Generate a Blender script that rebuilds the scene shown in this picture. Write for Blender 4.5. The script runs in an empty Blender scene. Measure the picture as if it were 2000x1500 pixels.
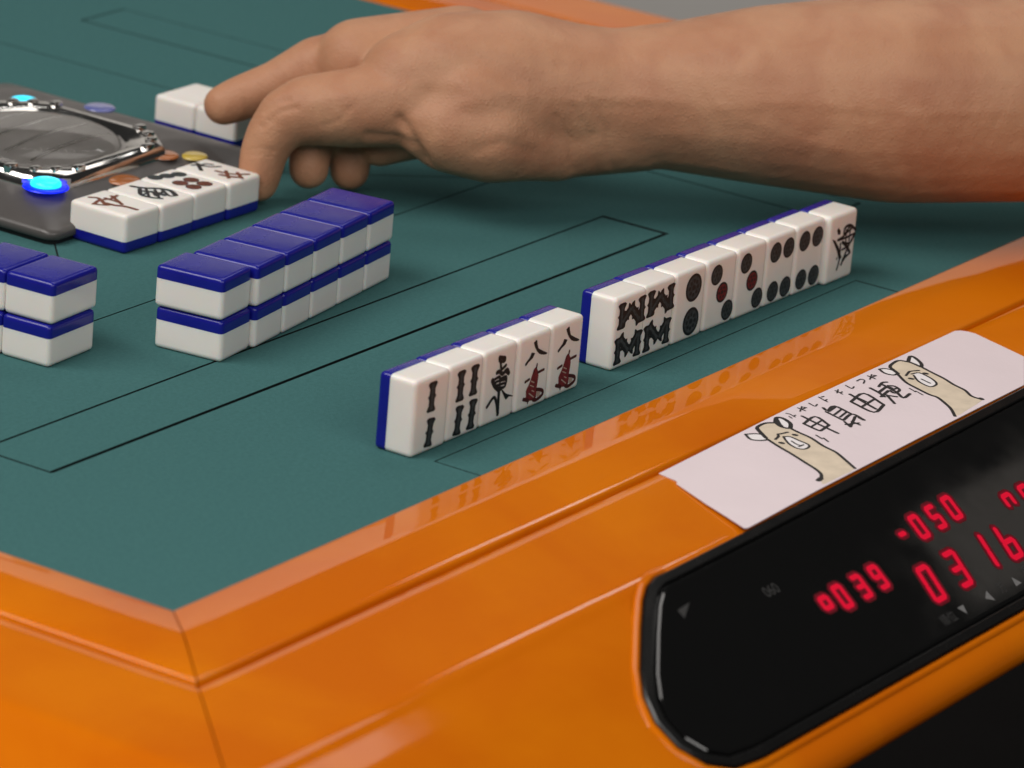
import bpy, bmesh, math, random
from mathutils import Vector, Matrix, Euler
from mathutils.geometry import tessellate_polygon
random.seed(7)
S = 0.001                       # everything below is written in millimetres
R = math.radians
scn = bpy.context.scene
COL = scn.collection

# ------------------------------------------------------------------ camera
cam = bpy.data.cameras.new('camera')
cam.sensor_width = 36.0
cam.lens = 162.2
cam.clip_start = 0.05
cam.clip_end = 60
cam_o = bpy.data.objects.new('camera', cam)
COL.objects.link(cam_o)
cam_o.location = Vector((-1190.467, -786.477, 525.819)) * S
cam_o.rotation_euler = Euler((1.234758, -0.081724, -0.9802), 'XYZ')
cam.dof.use_dof = True
cam.dof.focus_distance = 1.62
cam.dof.aperture_fstop = 16
scn.camera = cam_o

# ------------------------------------------------------------------ light
world = bpy.data.worlds.new('World')
scn.world = world
world.use_nodes = True
wb = world.node_tree.nodes['Background']
wb.inputs[0].default_value = (0.95, 0.93, 0.9, 1)
wb.inputs[1].default_value = 0.03


def area(name, loc, target, size, power, color, sy=None):
    l = bpy.data.lights.new(name, 'AREA')
    l.shape = 'RECTANGLE'
    l.size = size * S
    l.size_y = (sy or size) * S
    l.energy = power
    l.color = color
    o = bpy.data.objects.new(name, l)
    COL.objects.link(o)
    o.location = Vector(loc) * S
    d = Vector(target) - Vector(loc)
    o.rotation_euler = d.to_track_quat('-Z', 'Y').to_euler()
    return o


area('ceiling_lamp_a', (-950, 800, 1650), (150, 200, 0), 1400, 35, (1.0, 0.95, 0.9), 900)
area('ceiling_lamp_b', (-1450, -350, 1150), (150, 150, 0), 1300, 11.5, (1.0, 0.97, 0.94), 900)
area('ceiling_lamp_c', (1100, 400, 1700), (150, 100, 0), 1300, 8, (1.0, 0.95, 0.9), 800)
area('fill_lamp_d', (-450, -1350, 1150), (150, 100, 0), 1300, 11.5, (1.0, 0.96, 0.92), 800)  # fill light added on the camera side for front faces and arm
area('ceiling_lamp_e', (2000, 570, 1420), (150, 150, 0), 420, .8, (1.0, 0.98, 0.95), 90)
area('wall_fill_lamp_f', (1500, 1000, 1500), (2600, 1700, 100), 900, 17, (1.0, 0.96, 0.92), 300)  # unseen lamp added to brighten the pale back wall
scn.view_settings.view_transform = 'Standard'
scn.view_settings.look = 'None'
scn.view_settings.exposure = -0.2
scn.view_settings.gamma = 1.0

# outlines and pen strokes, millimetres
MARKS = {'5_2': [['s', 'ink_black', 0.9, [[-1.36, 23.67], [2.43, 22.56]]], ['s', 'ink_black', 0.9, [[-1.32, 23.36], [-0.65, 22.13], [2.1, 21.47], [2.45, 22.46]]], ['s', 'ink_black', 0.9, [[-0.27, 21.85], [0.46, 19.03], [1.62, 19.04], [3.35, 19.7]]], ['s', 'ink_black', 1.1, [[-2.22, 18.22], [-0.59, 18.31], [1.59, 17.0], [4.12, 17.85], [5.53, 16.14]]], ['p', 'ink_black', 0, [[2.77, 17.98], [5.15, 17.6], [5.87, 16.05], [4.76, 15.73], [2.89, 17.17]]], ['s', 'ink_black', 1.3, [[-4.58, 16.25], [-2.92, 13.89], [-0.32, 11.88], [1.03, 11.75]]], ['s', 'ink_black', 0.8, [[-3.24, 16.12], [-0.31, 16.38], [0.32, 15.45], [3.99, 15.33], [3.63, 12.09], [0.31, 12.12]]], ['s', 'ink_black', 0.7, [[-2.41, 14.94], [0.24, 14.88], [3.96, 14.36]]], ['s', 'ink_black', 0.7, [[-1.55, 13.56], [0.45, 13.46], [3.8, 13.22]]], ['s', 'ink_black', 0.7, [[0.24, 16.05], [0.48, 12.08]]], ['p', 'ink_black', 0, [[1.0, 11.95], [2.83, 10.71], [4.72, 9.16], [8.98, 7.42], [8.86, 7.06], [6.61, 7.61], [4.89, 6.86], [3.07, 9.08]]], ['s', 'ink_black', 1.1, [[0.05, 11.59], [0.24, 8.02], [0.52, 2.64]]], ['p', 'ink_black', 0, [[-1.33, 7.42], [1.08, 6.83], [1.2, 4.83], [0.75, 2.18], [0.04, 2.56]]], ['s', 'ink_black', 0.9, [[-6.71, 7.0], [-2.96, 9.6], [-0.98, 7.34], [0.23, 3.5]]]], '5_3': [['p', 'ink_black', 0, [[-1.26, 24.02], [0.71, 24.57], [1.97, 21.26], [7.76, 18.32], [6.29, 17.91], [2.68, 19.09], [-0.0, 21.73]]], ['s', 'ink_black', 0.8, [[-0.85, 19.8], [-2.24, 18.94], [-5.2, 16.99]]], ['p', 'ink_black', 0, [[-2.12, 20.68], [0.12, 19.92], [-1.02, 18.42], [-3.89, 17.34]]], ['p', 'ink_red', 0, [[0.16, 13.92], [1.41, 14.6], [2.62, 13.32], [3.49, 10.93], [3.03, 7.27], [3.01, 6.28], [3.06, 3.69], [1.72, 2.43], [-4.75, 3.94], [-3.38, 4.89], [-3.71, 7.15], [-2.16, 9.14], [-0.84, 11.59]]], ['s', 'ink_maroon', 0.6, [[2.01, 15.54], [1.81, 14.21]]], ['s', 'ink_maroon', 0.7, [[6.65, 12.5], [2.95, 12.25]]], ['s', 'ink_maroon', 0.7, [[-4.73, 10.56], [-2.1, 11.01]]], ['s', 'ink_maroon', 0.9, [[3.04, 6.08], [5.52, 5.37], [6.94, 4.52], [6.71, 3.18], [3.28, 2.24], [1.16, 2.77]]], ['s', 'ink_maroon', 0.9, [[-4.99, 4.4], [-1.6, 3.16]]], ['s', 'ink_maroon', 0.4, [[-2.32, 3.43], [-1.96, 2.15]]], ['s', 'ink_pale', 0.25, [[-1.41, 8.66], [0.95, 7.54]]], ['s', 'ink_pale', 0.3, [[-0.94, 10.03], [1.06, 9.04]]], ['s', 'ink_pale', 0.3, [[-1.65, 5.75], [1.36, 3.71]]], ['s', 'ink_pale', 0.25, [[-0.07, 6.45], [1.4, 5.69]]], ['p', 'ink_pale', 0, [[3.16, 5.25], [5.63, 4.64], [5.15, 3.37], [3.47, 3.19]]]], '5_4': [['p', 'ink_black', 0, [[-1.26, 24.02], [0.71, 24.57], [1.97, 21.26], [7.76, 18.32], [6.29, 17.91], [2.68, 19.09], [-0.0, 21.73]]], ['s', 'ink_black', 0.8, [[-0.85, 19.8], [-2.24, 18.94], [-5.2, 16.99]]], ['p', 'ink_black', 0, [[-2.12, 20.68], [0.12, 19.92], [-1.02, 18.42], [-3.89, 17.34]]], ['p', 'ink_red', 0, [[0.16, 13.92], [1.41, 14.6], [2.62, 13.32], [3.49, 10.93], [3.03, 7.27], [3.01, 6.28], [3.06, 3.69], [1.72, 2.43], [-4.75, 3.94], [-3.38, 4.89], [-3.71, 7.15], [-2.16, 9.14], [-0.84, 11.59]]], ['s', 'ink_maroon', 0.6, [[2.01, 15.54], [1.81, 14.21]]], ['s', 'ink_maroon', 0.7, [[6.65, 12.5], [2.95, 12.25]]], ['s', 'ink_maroon', 0.7, [[-4.73, 10.56], [-2.1, 11.01]]], ['s', 'ink_maroon', 0.9, [[3.04, 6.08], [5.52, 5.37], [6.94, 4.52], [6.71, 3.18], [3.28, 2.24], [1.16, 2.77]]], ['s', 'ink_maroon', 0.9, [[-4.99, 4.4], [-1.6, 3.16]]], ['s', 'ink_maroon', 0.4, [[-2.32, 3.43], [-1.96, 2.15]]], ['s', 'ink_pale', 0.25, [[-1.41, 8.66], [0.95, 7.54]]], ['s', 'ink_pale', 0.3, [[-0.94, 10.03], [1.06, 9.04]]], ['s', 'ink_pale', 0.3, [[-1.65, 5.75], [1.36, 3.71]]], ['s', 'ink_pale', 0.25, [[-0.07, 6.45], [1.4, 5.69]]], ['p', 'ink_pale', 0, [[3.16, 5.25], [5.63, 4.64], [5.15, 3.37], [3.47, 3.19]]]], '8_7': [['p', 'ink_black', 0, [[-4.9, 21.03], [-3.9, 21.9], [-2.08, 20.27], [-2.08, 18.88], [-3.9, 19.12]]], ['p', 'ink_black', 0, [[-7.82, 18.11], [-5.59, 17.31], [-2.57, 14.18], [0.88, 9.07], [-1.09, 8.57], [-3.47, 12.82]]], ['s', 'ink_black', 0.8, [[0.68, 18.44], [1.06, 20.84], [4.87, 21.11], [9.32, 18.45]]], ['s', 'ink_black', 0.7, [[4.87, 21.11], [0.82, 17.79], [-3.74, 16.91]]], ['s', 'ink_black', 0.7, [[9.32, 17.04], [6.36, 14.1], [2.75, 14.26]]], ['s', 'ink_black', 0.8, [[9.04, 16.95], [4.9, 12.55], [0.88, 6.26]]], ['s', 'ink_black', 0.6, [[0.68, 18.44], [4.14, 18.94], [6.92, 19.9]]], ['s', 'ink_black', 0.9, [[0.12, 15.45], [3.59, 13.15], [6.64, 9.98]]], ['p', 'ink_black', 0, [[6.64, 9.98], [7.34, 9.52], [4.0, 8.38], [0.88, 6.26], [1.02, 8.41], [3.17, 9.5]]], ['s', 'ink_black', 0.7, [[-1.29, 15.14], [-0.85, 8.83], [-2.1, 4.9]]], ['s', 'ink_black', 0.6, [[-3.43, 16.84], [2.82, 16.73], [8.42, 17.08]]], ['s', 'ink_black', 0.5, [[-2.85, 9.89], [-3.03, 9.3]]], ['s', 'ink_black', 0.6, [[2.13, 19.99], [2.62, 14.91]]], ['s', 'ink_black', 0.6, [[5.11, 19.97], [4.97, 15.02]]], ['s', 'ink_black', 0.6, [[0.19, 12.33], [4.28, 12.68]]]], 'd_0': [['s', 'ink_brown', 1.0, [[-2.72, 23.85], [-1.03, 20.77], [-4.93, 14.18], [-5.21, 13.27]]], ['s', 'ink_brown', 0.8, [[-8.18, 17.66], [-5.62, 13.62], [-2.89, 12.42]]], ['s', 'ink_brown', 0.9, [[-7.77, 17.31], [-2.42, 18.95], [2.24, 17.27], [7.1, 18.47]]], ['s', 'ink_brown', 1.1, [[-3.55, 15.3], [-3.17, 11.51], [-1.29, 7.59], [-1.07, 2.34]]], ['s', 'ink_brown', 0.9, [[5.03, 19.54], [-0.24, 10.14]]], ['s', 'ink_brown', 0.8, [[1.1, 19.42], [0.82, 12.7]]]], 'd_1': [['s', 'ink_black', 1.2, [[-0.12, 22.74], [1.56, 18.24], [5.56, 13.88], [6.6, 9.22], [3.62, 4.26]]], ['s', 'ink_black', 1.0, [[-0.48, 18.33], [-5.72, 13.44], [-5.44, 8.53], [-3.54, 5.27]]], ['s', 'ink_grey', 1.4, [[-1.57, 15.74], [0.74, 11.41], [0.39, 7.03]]], ['s', 'ink_black', 0.7, [[-5.1, 12.9], [0.92, 13.61], [-2.8, 8.59], [4.24, 10.77]]], ['s', 'ink_black', 0.7, [[1.39, 16.73], [-5.57, 9.8]]], ['s', 'ink_black', 0.7, [[3.17, 14.04], [-3.38, 6.76]]], ['s', 'ink_black', 0.8, [[5.25, 12.26], [1.35, 5.74], [3.34, 4.04]]]], 'd_3': [['s', 'ink_black', 1.0, [[-1.82, 24.37], [-0.11, 22.92], [-4.55, 17.72]]], ['s', 'ink_black', 0.8, [[1.85, 25.16], [0.79, 21.19], [2.16, 18.09], [5.23, 15.97]]], ['s', 'ink_black', 0.8, [[-0.07, 21.91], [3.44, 21.87], [4.83, 19.47]]], ['s', 'ink_brown', 1.0, [[-0.74, 13.76], [-0.39, 10.57], [1.23, 6.3], [5.49, 2.69]]], ['s', 'ink_brown', 1.2, [[-3.47, 9.57], [-2.29, 4.97], [-0.06, 1.87]]], ['s', 'ink_brown', 0.9, [[2.25, 11.23], [-4.62, 4.55]]], ['s', 'ink_brown', 0.9, [[3.87, 6.96], [-0.8, 1.3]]]], 'r_1': []}
DOTS = {'8_2': [[1.86, 19.64, 5.3, 'k'], [1.93, 6.83, 5.3, 'k']], '8_3': [[-3.56, 20.85, 3.9, 'k'], [1.17, 13.26, 3.9, 'r'], [5.86, 5.46, 3.9, 'k']], '8_4': [[-4.12, 20.87, 3.9, 'k'], [1.06, 13.14, 3.9, 'r'], [5.84, 5.44, 3.9, 'k']], '8_5': [[-3.93, 20.46, 3.95, 'k'], [5.15, 20.44, 3.95, 'k'], [-3.63, 5.31, 3.95, 'k'], [5.26, 5.22, 3.95, 'k']], '8_6': [[-4.33, 20.62, 3.95, 'k'], [4.94, 20.53, 3.95, 'k'], [-4.35, 5.59, 3.95, 'k'], [4.74, 5.37, 3.95, 'k']], 'd_2': [[-3.76, 21.82, 3.0, 'k'], [0.75, 22.29, 3.0, 'k'], [3.8, 20.9, 3.0, 'k'], [-3.66, 12.45, 2.9, 'b'], [2.58, 11.65, 2.9, 'b'], [-3.3, 6.69, 2.9, 'b'], [3.29, 5.81, 2.9, 'b']]}
BAMBOO = {'5_0': [[-0.03, 24.87, -0.31, 14.16], [0.47, 12.02, -0.68, 1.91]], '5_1': [[-3.15, 24.42, -3.29, 13.36], [4.84, 24.57, 4.55, 13.6], [-2.65, 11.89, -3.6, 1.42], [5.33, 12.22, 4.41, 1.57]], '8_0': [[-5.82, 24.73, -5.81, 14.83], [6.9, 24.58, 7.6, 14.73], [-5.49, 16.95, 0.5, 21.91], [-0.57, 22.43, 6.48, 15.55], [-6.6, 11.98, -6.2, 1.92], [6.6, 11.91, 6.28, 2.26], [-6.1, 11.86, 0.87, 5.22], [1.07, 5.17, 6.24, 11.17]], '8_1': [[-5.82, 24.73, -5.81, 14.83], [6.9, 24.58, 7.6, 14.73], [-5.49, 16.95, 0.5, 21.91], [-0.57, 22.43, 6.48, 15.55], [-6.6, 11.98, -6.2, 1.92], [6.6, 11.91, 6.28, 2.26], [-6.1, 11.86, 0.87, 5.22], [1.07, 5.17, 6.24, 11.17]]}
PAPER = [[46.51, -67.47], [44.89, -75.07], [44.03, -76.2], [42.54, -76.73], [41.21, -79.34], [33.61, -93.89], [28.51, -104.81], [23.93, -114.17], [25.3, -114.88], [73.18, -113.33], [144.6, -112.4], [220.64, -111.93]]
PAPER_RT = [[248.79, -97.07], [252.95, -86.45], [255.96, -78.48], [258.66, -71.7], [258.59, -68.53], [257.45, -65.94], [255.02, -64.48], [248.64, -63.27], [225.92, -63.05], [157.26, -64.35], [113.37, -65.54]]
LLAMA1 = [['p', 'beige', 0, [[108.65, -68.28], [111.82, -67.12], [115.25, -67.53], [118.45, -69.55], [116.37, -72.25], [117.61, -75.92], [116.06, -80.26], [114.38, -86.1], [110.58, -93.15], [108.41, -99.23], [104.03, -105.58], [99.02, -112.03], [90.88, -112.2], [81.02, -112.23], [77.96, -111.65], [81.89, -109.13], [85.85, -106.59], [88.74, -103.0], [91.46, -97.6], [95.35, -90.03], [98.96, -82.11], [102.11, -76.1], [105.48, -71.9]]], ['p', 'white', 0, [[108.34, -78.72], [110.08, -80.37], [109.08, -84.36], [108.09, -88.33], [106.43, -90.03], [103.21, -90.22], [101.86, -88.12], [103.15, -84.46], [105.77, -81.22]]], ['p', 'white', 0, [[100.85, -68.33], [97.87, -72.08], [99.32, -75.1], [102.11, -76.1], [104.89, -72.98], [103.9, -70.4]]], ['p', 'white', 0, [[122.57, -68.08], [124.39, -68.97], [121.95, -73.36], [118.15, -75.6], [117.32, -73.16], [119.3, -70.02]]], ['s', 'ink', 0.75, [[100.69, -68.18], [97.87, -72.08], [99.32, -75.1], [101.95, -76.44]]], ['s', 'ink', 0.7, [[100.69, -68.18], [103.9, -70.4], [104.68, -73.11], [102.48, -75.64]]], ['s', 'ink', 1.1, [[109.03, -67.81], [106.99, -70.02], [102.86, -75.17]]], ['s', 'ink', 0.9, [[109.03, -67.81], [110.96, -67.15], [115.41, -67.18], [118.66, -69.42]]], ['s', 'ink', 1.1, [[118.66, -69.42], [123.34, -67.13], [124.39, -68.97], [121.95, -73.36], [117.68, -75.98]]], ['s', 'ink', 0.9, [[118.51, -69.61], [116.69, -72.56], [116.66, -75.02], [117.68, -75.98]]], ['s', 'ink', 0.8, [[122.31, -67.84], [118.7, -71.12], [117.17, -73.01]]], ['s', 'ink', 0.85, [[102.11, -76.1], [98.96, -82.11], [95.35, -90.03], [91.46, -97.6], [88.74, -103.0], [85.91, -106.65], [82.31, -108.74]]], ['s', 'ink', 1.4, [[82.62, -108.56], [79.83, -109.05]]], ['s', 'ink', 0.85, [[117.61, -75.92], [116.06, -80.26], [114.38, -86.1], [110.58, -93.15], [108.41, -99.23], [104.03, -105.58], [99.32, -112.0]]], ['s', 'ink', 1.3, [[102.44, -81.01], [102.6, -81.98]]], ['s', 'ink', 1.3, [[112.85, -80.2], [112.95, -81.11]]], ['s', 'ink', 0.7, [[103.78, -78.18], [107.4, -77.34], [109.06, -76.11], [110.54, -76.69], [113.48, -77.49]]], ['s', 'ink', 0.6, [[108.34, -78.72], [110.08, -80.37], [109.08, -84.36], [108.09, -88.33], [106.43, -90.03], [103.21, -90.22], [101.86, -88.12], [103.15, -84.46], [105.77, -81.22], [108.34, -78.72]]], ['s', 'ink', 0.5, [[106.66, -82.88], [105.26, -85.64], [104.92, -87.77]]], ['s', 'ink', 0.5, [[103.66, -87.55], [106.61, -87.75]]], ['s', 'ink', 0.5, [[118.13, -85.86], [116.48, -89.24]]], ['s', 'ink', 0.5, [[117.55, -89.1], [115.59, -92.18]]]]
LLAMA2 = [['p', 'beige', 0, [[200.81, -68.66], [203.2, -67.31], [209.45, -66.84], [210.97, -70.03], [210.86, -72.62], [209.71, -76.03], [207.18, -81.7], [204.58, -88.13], [201.32, -93.9], [199.0, -99.62], [195.37, -104.06], [194.69, -106.89], [193.97, -109.33], [181.89, -110.38], [171.56, -110.88], [177.29, -106.05], [180.58, -102.29], [184.64, -96.61], [185.23, -92.83], [188.0, -85.85], [190.61, -80.4], [196.54, -73.58]]], ['p', 'white', 0, [[200.85, -77.94], [203.2, -78.89], [201.73, -83.71], [199.25, -87.58], [196.62, -89.52], [193.16, -89.44], [193.02, -87.03], [195.14, -82.87]]], ['p', 'white', 0, [[195.81, -66.69], [193.77, -70.12], [194.34, -73.31], [196.54, -73.58], [198.76, -70.32], [197.93, -67.77]]], ['p', 'white', 0, [[216.87, -67.75], [216.65, -69.9], [212.73, -74.36], [210.14, -75.54], [210.86, -72.62], [213.13, -69.34]]], ['s', 'ink', 0.75, [[195.81, -66.69], [193.53, -70.25], [194.11, -73.44], [196.71, -73.74]]], ['s', 'ink', 0.7, [[195.81, -66.69], [197.93, -67.77], [198.52, -70.45], [196.78, -73.45]]], ['s', 'ink', 1.0, [[200.57, -68.44], [199.1, -70.63], [196.88, -73.89]]], ['s', 'ink', 0.9, [[200.57, -68.44], [203.51, -67.24], [209.45, -66.84], [210.97, -70.03]]], ['s', 'ink', 1.0, [[210.97, -70.03], [217.04, -67.55], [216.65, -69.9], [212.8, -74.42], [209.42, -76.29]]], ['s', 'ink', 0.9, [[211.04, -70.1], [210.62, -72.76], [209.47, -76.16]]], ['s', 'ink', 0.85, [[196.54, -73.58], [190.61, -80.4], [188.0, -85.85], [185.23, -92.83], [184.64, -96.61], [180.58, -102.29], [177.29, -106.05], [171.69, -110.67]]], ['s', 'ink', 0.85, [[209.71, -76.03], [207.18, -81.7], [204.58, -88.13], [201.32, -93.9], [199.0, -99.62], [195.37, -104.06], [194.69, -106.89], [195.26, -108.3]]], ['s', 'ink', 1.4, [[195.28, -107.79], [194.91, -108.83]]], ['s', 'ink', 1.2, [[195.22, -79.43], [195.51, -80.57]]], ['s', 'ink', 1.2, [[204.38, -80.34], [204.44, -81.46]]], ['s', 'ink', 0.7, [[196.82, -77.03], [200.93, -75.89], [202.39, -75.83], [205.6, -77.56]]], ['s', 'ink', 0.6, [[199.82, -77.51], [203.2, -78.89], [201.73, -83.71], [199.25, -87.58], [196.62, -89.52], [193.16, -89.44], [193.02, -87.03], [195.14, -82.87], [199.3, -78.8]]], ['s', 'ink', 0.5, [[197.82, -82.73], [196.13, -87.31]]], ['s', 'ink', 0.4, [[185.75, -84.62], [183.91, -88.12]]], ['s', 'ink', 0.4, [[184.84, -87.6], [182.99, -91.6]]]]
NAME = [['s', 'ink', 0.9, [[131.57, -72.36], [129.0, -79.51], [125.54, -90.39]]], ['s', 'ink', 0.9, [[125.14, -76.87], [134.56, -76.02], [130.61, -83.71]]], ['s', 'ink', 0.9, [[125.14, -76.87], [123.1, -83.93], [124.49, -84.58], [130.71, -83.8]]], ['s', 'ink', 0.7, [[124.05, -80.35], [133.02, -79.62]]], ['s', 'ink', 0.9, [[144.6, -73.28], [143.12, -75.97], [149.16, -75.18], [146.55, -83.09]]], ['s', 'ink', 0.8, [[141.74, -76.03], [138.49, -84.78]]], ['s', 'ink', 0.7, [[142.55, -76.79], [148.58, -76.01]]], ['s', 'ink', 0.7, [[141.22, -79.77], [148.19, -78.7]]], ['s', 'ink', 0.7, [[140.46, -82.42], [147.03, -81.34]]], ['s', 'ink', 0.9, [[138.56, -84.84], [146.47, -83.87], [144.14, -90.1]]], ['s', 'ink', 0.8, [[135.27, -87.61], [140.25, -90.12]]], ['s', 'ink', 0.8, [[134.36, -90.09], [145.05, -85.91]]], ['s', 'ink', 0.7, [[137.71, -85.72], [134.36, -90.09]]], ['s', 'ink', 0.7, [[139.64, -87.54], [138.58, -91.57]]], ['s', 'ink', 0.6, [[144.75, -87.31], [143.81, -89.8]]], ['s', 'ink', 0.9, [[164.13, -72.74], [158.67, -84.28], [157.31, -87.27]]], ['s', 'ink', 0.9, [[157.4, -77.1], [168.61, -75.9], [163.3, -86.93]]], ['s', 'ink', 0.9, [[157.4, -77.1], [153.84, -88.26], [163.3, -86.93]]], ['s', 'ink', 0.8, [[155.81, -82.46], [165.52, -81.62]]], ['s', 'ink', 0.7, [[162.78, -76.99], [161.49, -80.95]]], ['s', 'ink', 0.9, [[175.34, -74.55], [173.38, -79.15], [171.0, -82.97]]], ['s', 'ink', 0.8, [[178.83, -76.06], [183.68, -74.82], [185.6, -75.73]]], ['s', 'ink', 0.9, [[173.38, -79.15], [180.76, -78.21], [181.09, -80.26]]], ['s', 'ink', 0.9, [[170.01, -82.05], [177.77, -80.64]]], ['s', 'ink', 0.8, [[173.22, -82.46], [167.33, -88.99]]], ['s', 'ink', 0.8, [[173.14, -83.25], [174.3, -86.06]]], ['s', 'ink', 0.9, [[181.92, -75.81], [178.6, -83.16], [175.03, -88.13], [180.67, -87.7]]], ['s', 'ink', 0.8, [[182.26, -77.86], [183.5, -79.9], [181.34, -83.11], [177.11, -83.5], [178.1, -80.95]]], ['s', 'ink', 0.7, [[179.18, -81.09], [182.42, -81.51]]], ['s', 'ink', 0.38, [[129.59, -67.13], [130.0, -68.36]]], ['s', 'ink', 0.38, [[129.94, -68.64], [128.7, -71.34]]], ['s', 'ink', 0.38, [[127.64, -69.51], [126.8, -71.23]]], ['s', 'ink', 0.38, [[128.99, -70.44], [130.51, -70.52]]], ['s', 'ink', 0.38, [[137.63, -67.07], [136.96, -70.68]]], ['s', 'ink', 0.38, [[139.87, -67.48], [134.95, -69.64]]], ['s', 'ink', 0.38, [[139.64, -68.12], [140.06, -69.36]]], ['s', 'ink', 0.38, [[136.93, -68.97], [139.73, -69.05]]], ['s', 'ink', 0.38, [[144.79, -67.33], [143.62, -70.49], [145.95, -70.12]]], ['s', 'ink', 0.38, [[152.92, -66.55], [150.85, -71.48]]], ['s', 'ink', 0.38, [[153.57, -67.17], [154.96, -67.6]]], ['s', 'ink', 0.38, [[151.16, -70.06], [152.95, -70.01]]], ['s', 'ink', 0.38, [[163.39, -67.2], [162.82, -69.27], [161.93, -71.03]]], ['s', 'ink', 0.38, [[165.13, -67.44], [161.59, -68.98]]], ['s', 'ink', 0.38, [[162.42, -69.75], [164.22, -69.71]]], ['s', 'ink', 0.38, [[171.03, -67.04], [169.8, -70.24], [172.19, -69.87]]], ['s', 'ink', 0.38, [[178.08, -67.49], [181.0, -67.58], [180.83, -69.18], [177.58, -70.53]]], ['s', 'ink', 0.38, [[186.05, -67.36], [185.29, -71.05]]], ['s', 'ink', 0.38, [[188.4, -67.78], [183.2, -69.98]]], ['s', 'ink', 0.38, [[188.15, -68.43], [188.56, -69.7]]], ['s', 'ink', 0.38, [[185.29, -69.3], [188.23, -69.38]]]]
PANEL = [[219.28, 0.34], [25.63, -1.69], [-24.44, -1.87], [-31.29, -1.8], [-37.65, -3.48], [-44.34, -7.06], [-55.76, -15.03], [-71.69, -26.99]]
STRIP_BOT = [[50.74, -75.98], [101.19, -77.63]]
GLASS_TOP = [[21.81, -4.54], [213.71, -3.33]]
GLASS_BOT = [[61.64, -68.54], [114.39, -68.91]]
DIGITS = [['0', [98.92, -28.3], [-2.28, -8.29]], ['5', [110.85, -27.97], [-2.32, -8.35]], ['0', [122.36, -27.72], [-2.36, -8.39]], ['-', [88.13, -27.83], [-2.23, -8.25]], ['7', [152.01, -37.04], [-2.48, -8.48]], ['9', [163.7, -37.05], [-2.53, -8.54]], ['0', [78.97, -47.77], [-4.9, -12.58]], ['3', [97.16, -47.72], [-5.04, -12.7]], ['1', [116.38, -47.32], [-5.18, -12.83]], ['6', [132.85, -47.72], [-5.32, -12.94]], ['o', [25.37, -38.34], [-2.0, -7.93]], ['0', [35.34, -37.15], [-1.98, -7.97]], ['3', [47.54, -37.22], [-2.02, -8.02]], ['9', [58.87, -37.09], [-2.07, -8.07]]]
TRI = [[[79.55, -59.54], [83.54, -59.53], [81.52, -63.07]], [[100.03, -59.2], [96.17, -61.5], [99.88, -63.8]], [[117.47, -59.42], [119.67, -62.91], [115.47, -63.07]], [[-36.92, -15.55], [-29.14, -15.01], [-37.26, -18.96]]]
TXT = [['順位', [71.36, -61.41]], ['万', [108.27, -61.19]], ['千', [126.73, -60.28]], ['060', [8.46, -24.09]]]
REFL = [[97.03, -24.07], [124.42, -21.59], [143.86, -22.58]]
ARM = {'forearm': [(676.0, -236.9, 124.7, 62), (543.8, -150.6, 87.7, 50), (450.9, -83.7, 70.7, 45), (380.3, -20.2, 57.1, 41), (346.6, 17.7, 54.5, 41), (316.8, 57.7, 52.4, 35), (296.9, 87.1, 49.1, 29), (282.8, 106.2, 47.1, 26.5), (271.7, 120.4, 48.0, 27), (258.9, 138.4, 50.5, 28), (243.0, 156.3, 51.5, 25), (230.6, 166.8, 49.4, 20)], 'blend': [(256.6, 133.7, 43.8, 26), (242.7, 143.4, 43.2, 25), (235.8, 155.5, 44.8, 20)], 'blend2': [(287.1, 96.8, 43.2, 24), (262.2, 118.3, 30.8, 15), (247.8, 129.2, 33.7, 18)], 'heel': [(260.9, 117.3, 29.2, 14), (250.3, 123.6, 31.3, 15), (238.6, 132.6, 34.8, 19), (228.7, 145.0, 35.9, 17), (224.4, 153.0, 37.8, 14)], 'index': [(235.8, 155.5, 44.8, 19), (225.6, 162.7, 43.1, 17), (211.5, 178.9, 40.0, 15.5), (201.5, 193.3, 37.7, 13.5), (196.6, 199.2, 34.6, 11.5), (192.4, 202.8, 27.1, 10), (190.0, 204.1, 20.1, 9.2), (188.4, 204.1, 13.2, 8.6), (187.9, 204.1, 9.0, 7.8)], 'palm2': [(266.0, 167.3, 51.0, 22), (252.7, 187.1, 49.1, 19), (239.8, 197.6, 49.1, 17)], 'middle': [(250.4, 190.4, 48.7, 16), (234.5, 213.1, 44.6, 12), (224.0, 224.6, 36.7, 9.5), (215.0, 234.8, 30.5, 9), (210.7, 239.6, 27.5, 8.2)], 'ring': [(244.1, 185.2, 40.7, 14), (231.3, 195.1, 33.7, 11), (218.1, 199.1, 26.0, 9.4), (211.4, 197.5, 19.4, 8.4), (209.2, 196.0, 11.7, 7.9)], 'little': [(258.3, 180.2, 37.1, 14), (245.0, 187.4, 30.7, 11), (234.2, 191.8, 23.5, 9.4), (228.7, 190.6, 17.6, 8.6), (226.5, 188.8, 9.5, 8.0)], 'thumb': [(252.4, 156.1, 31.2, 17), (239.8, 164.0, 28.1, 10), (232.7, 170.9, 24.4, 8.5), (229.4, 177.3, 20.1, 7.0)]}
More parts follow.
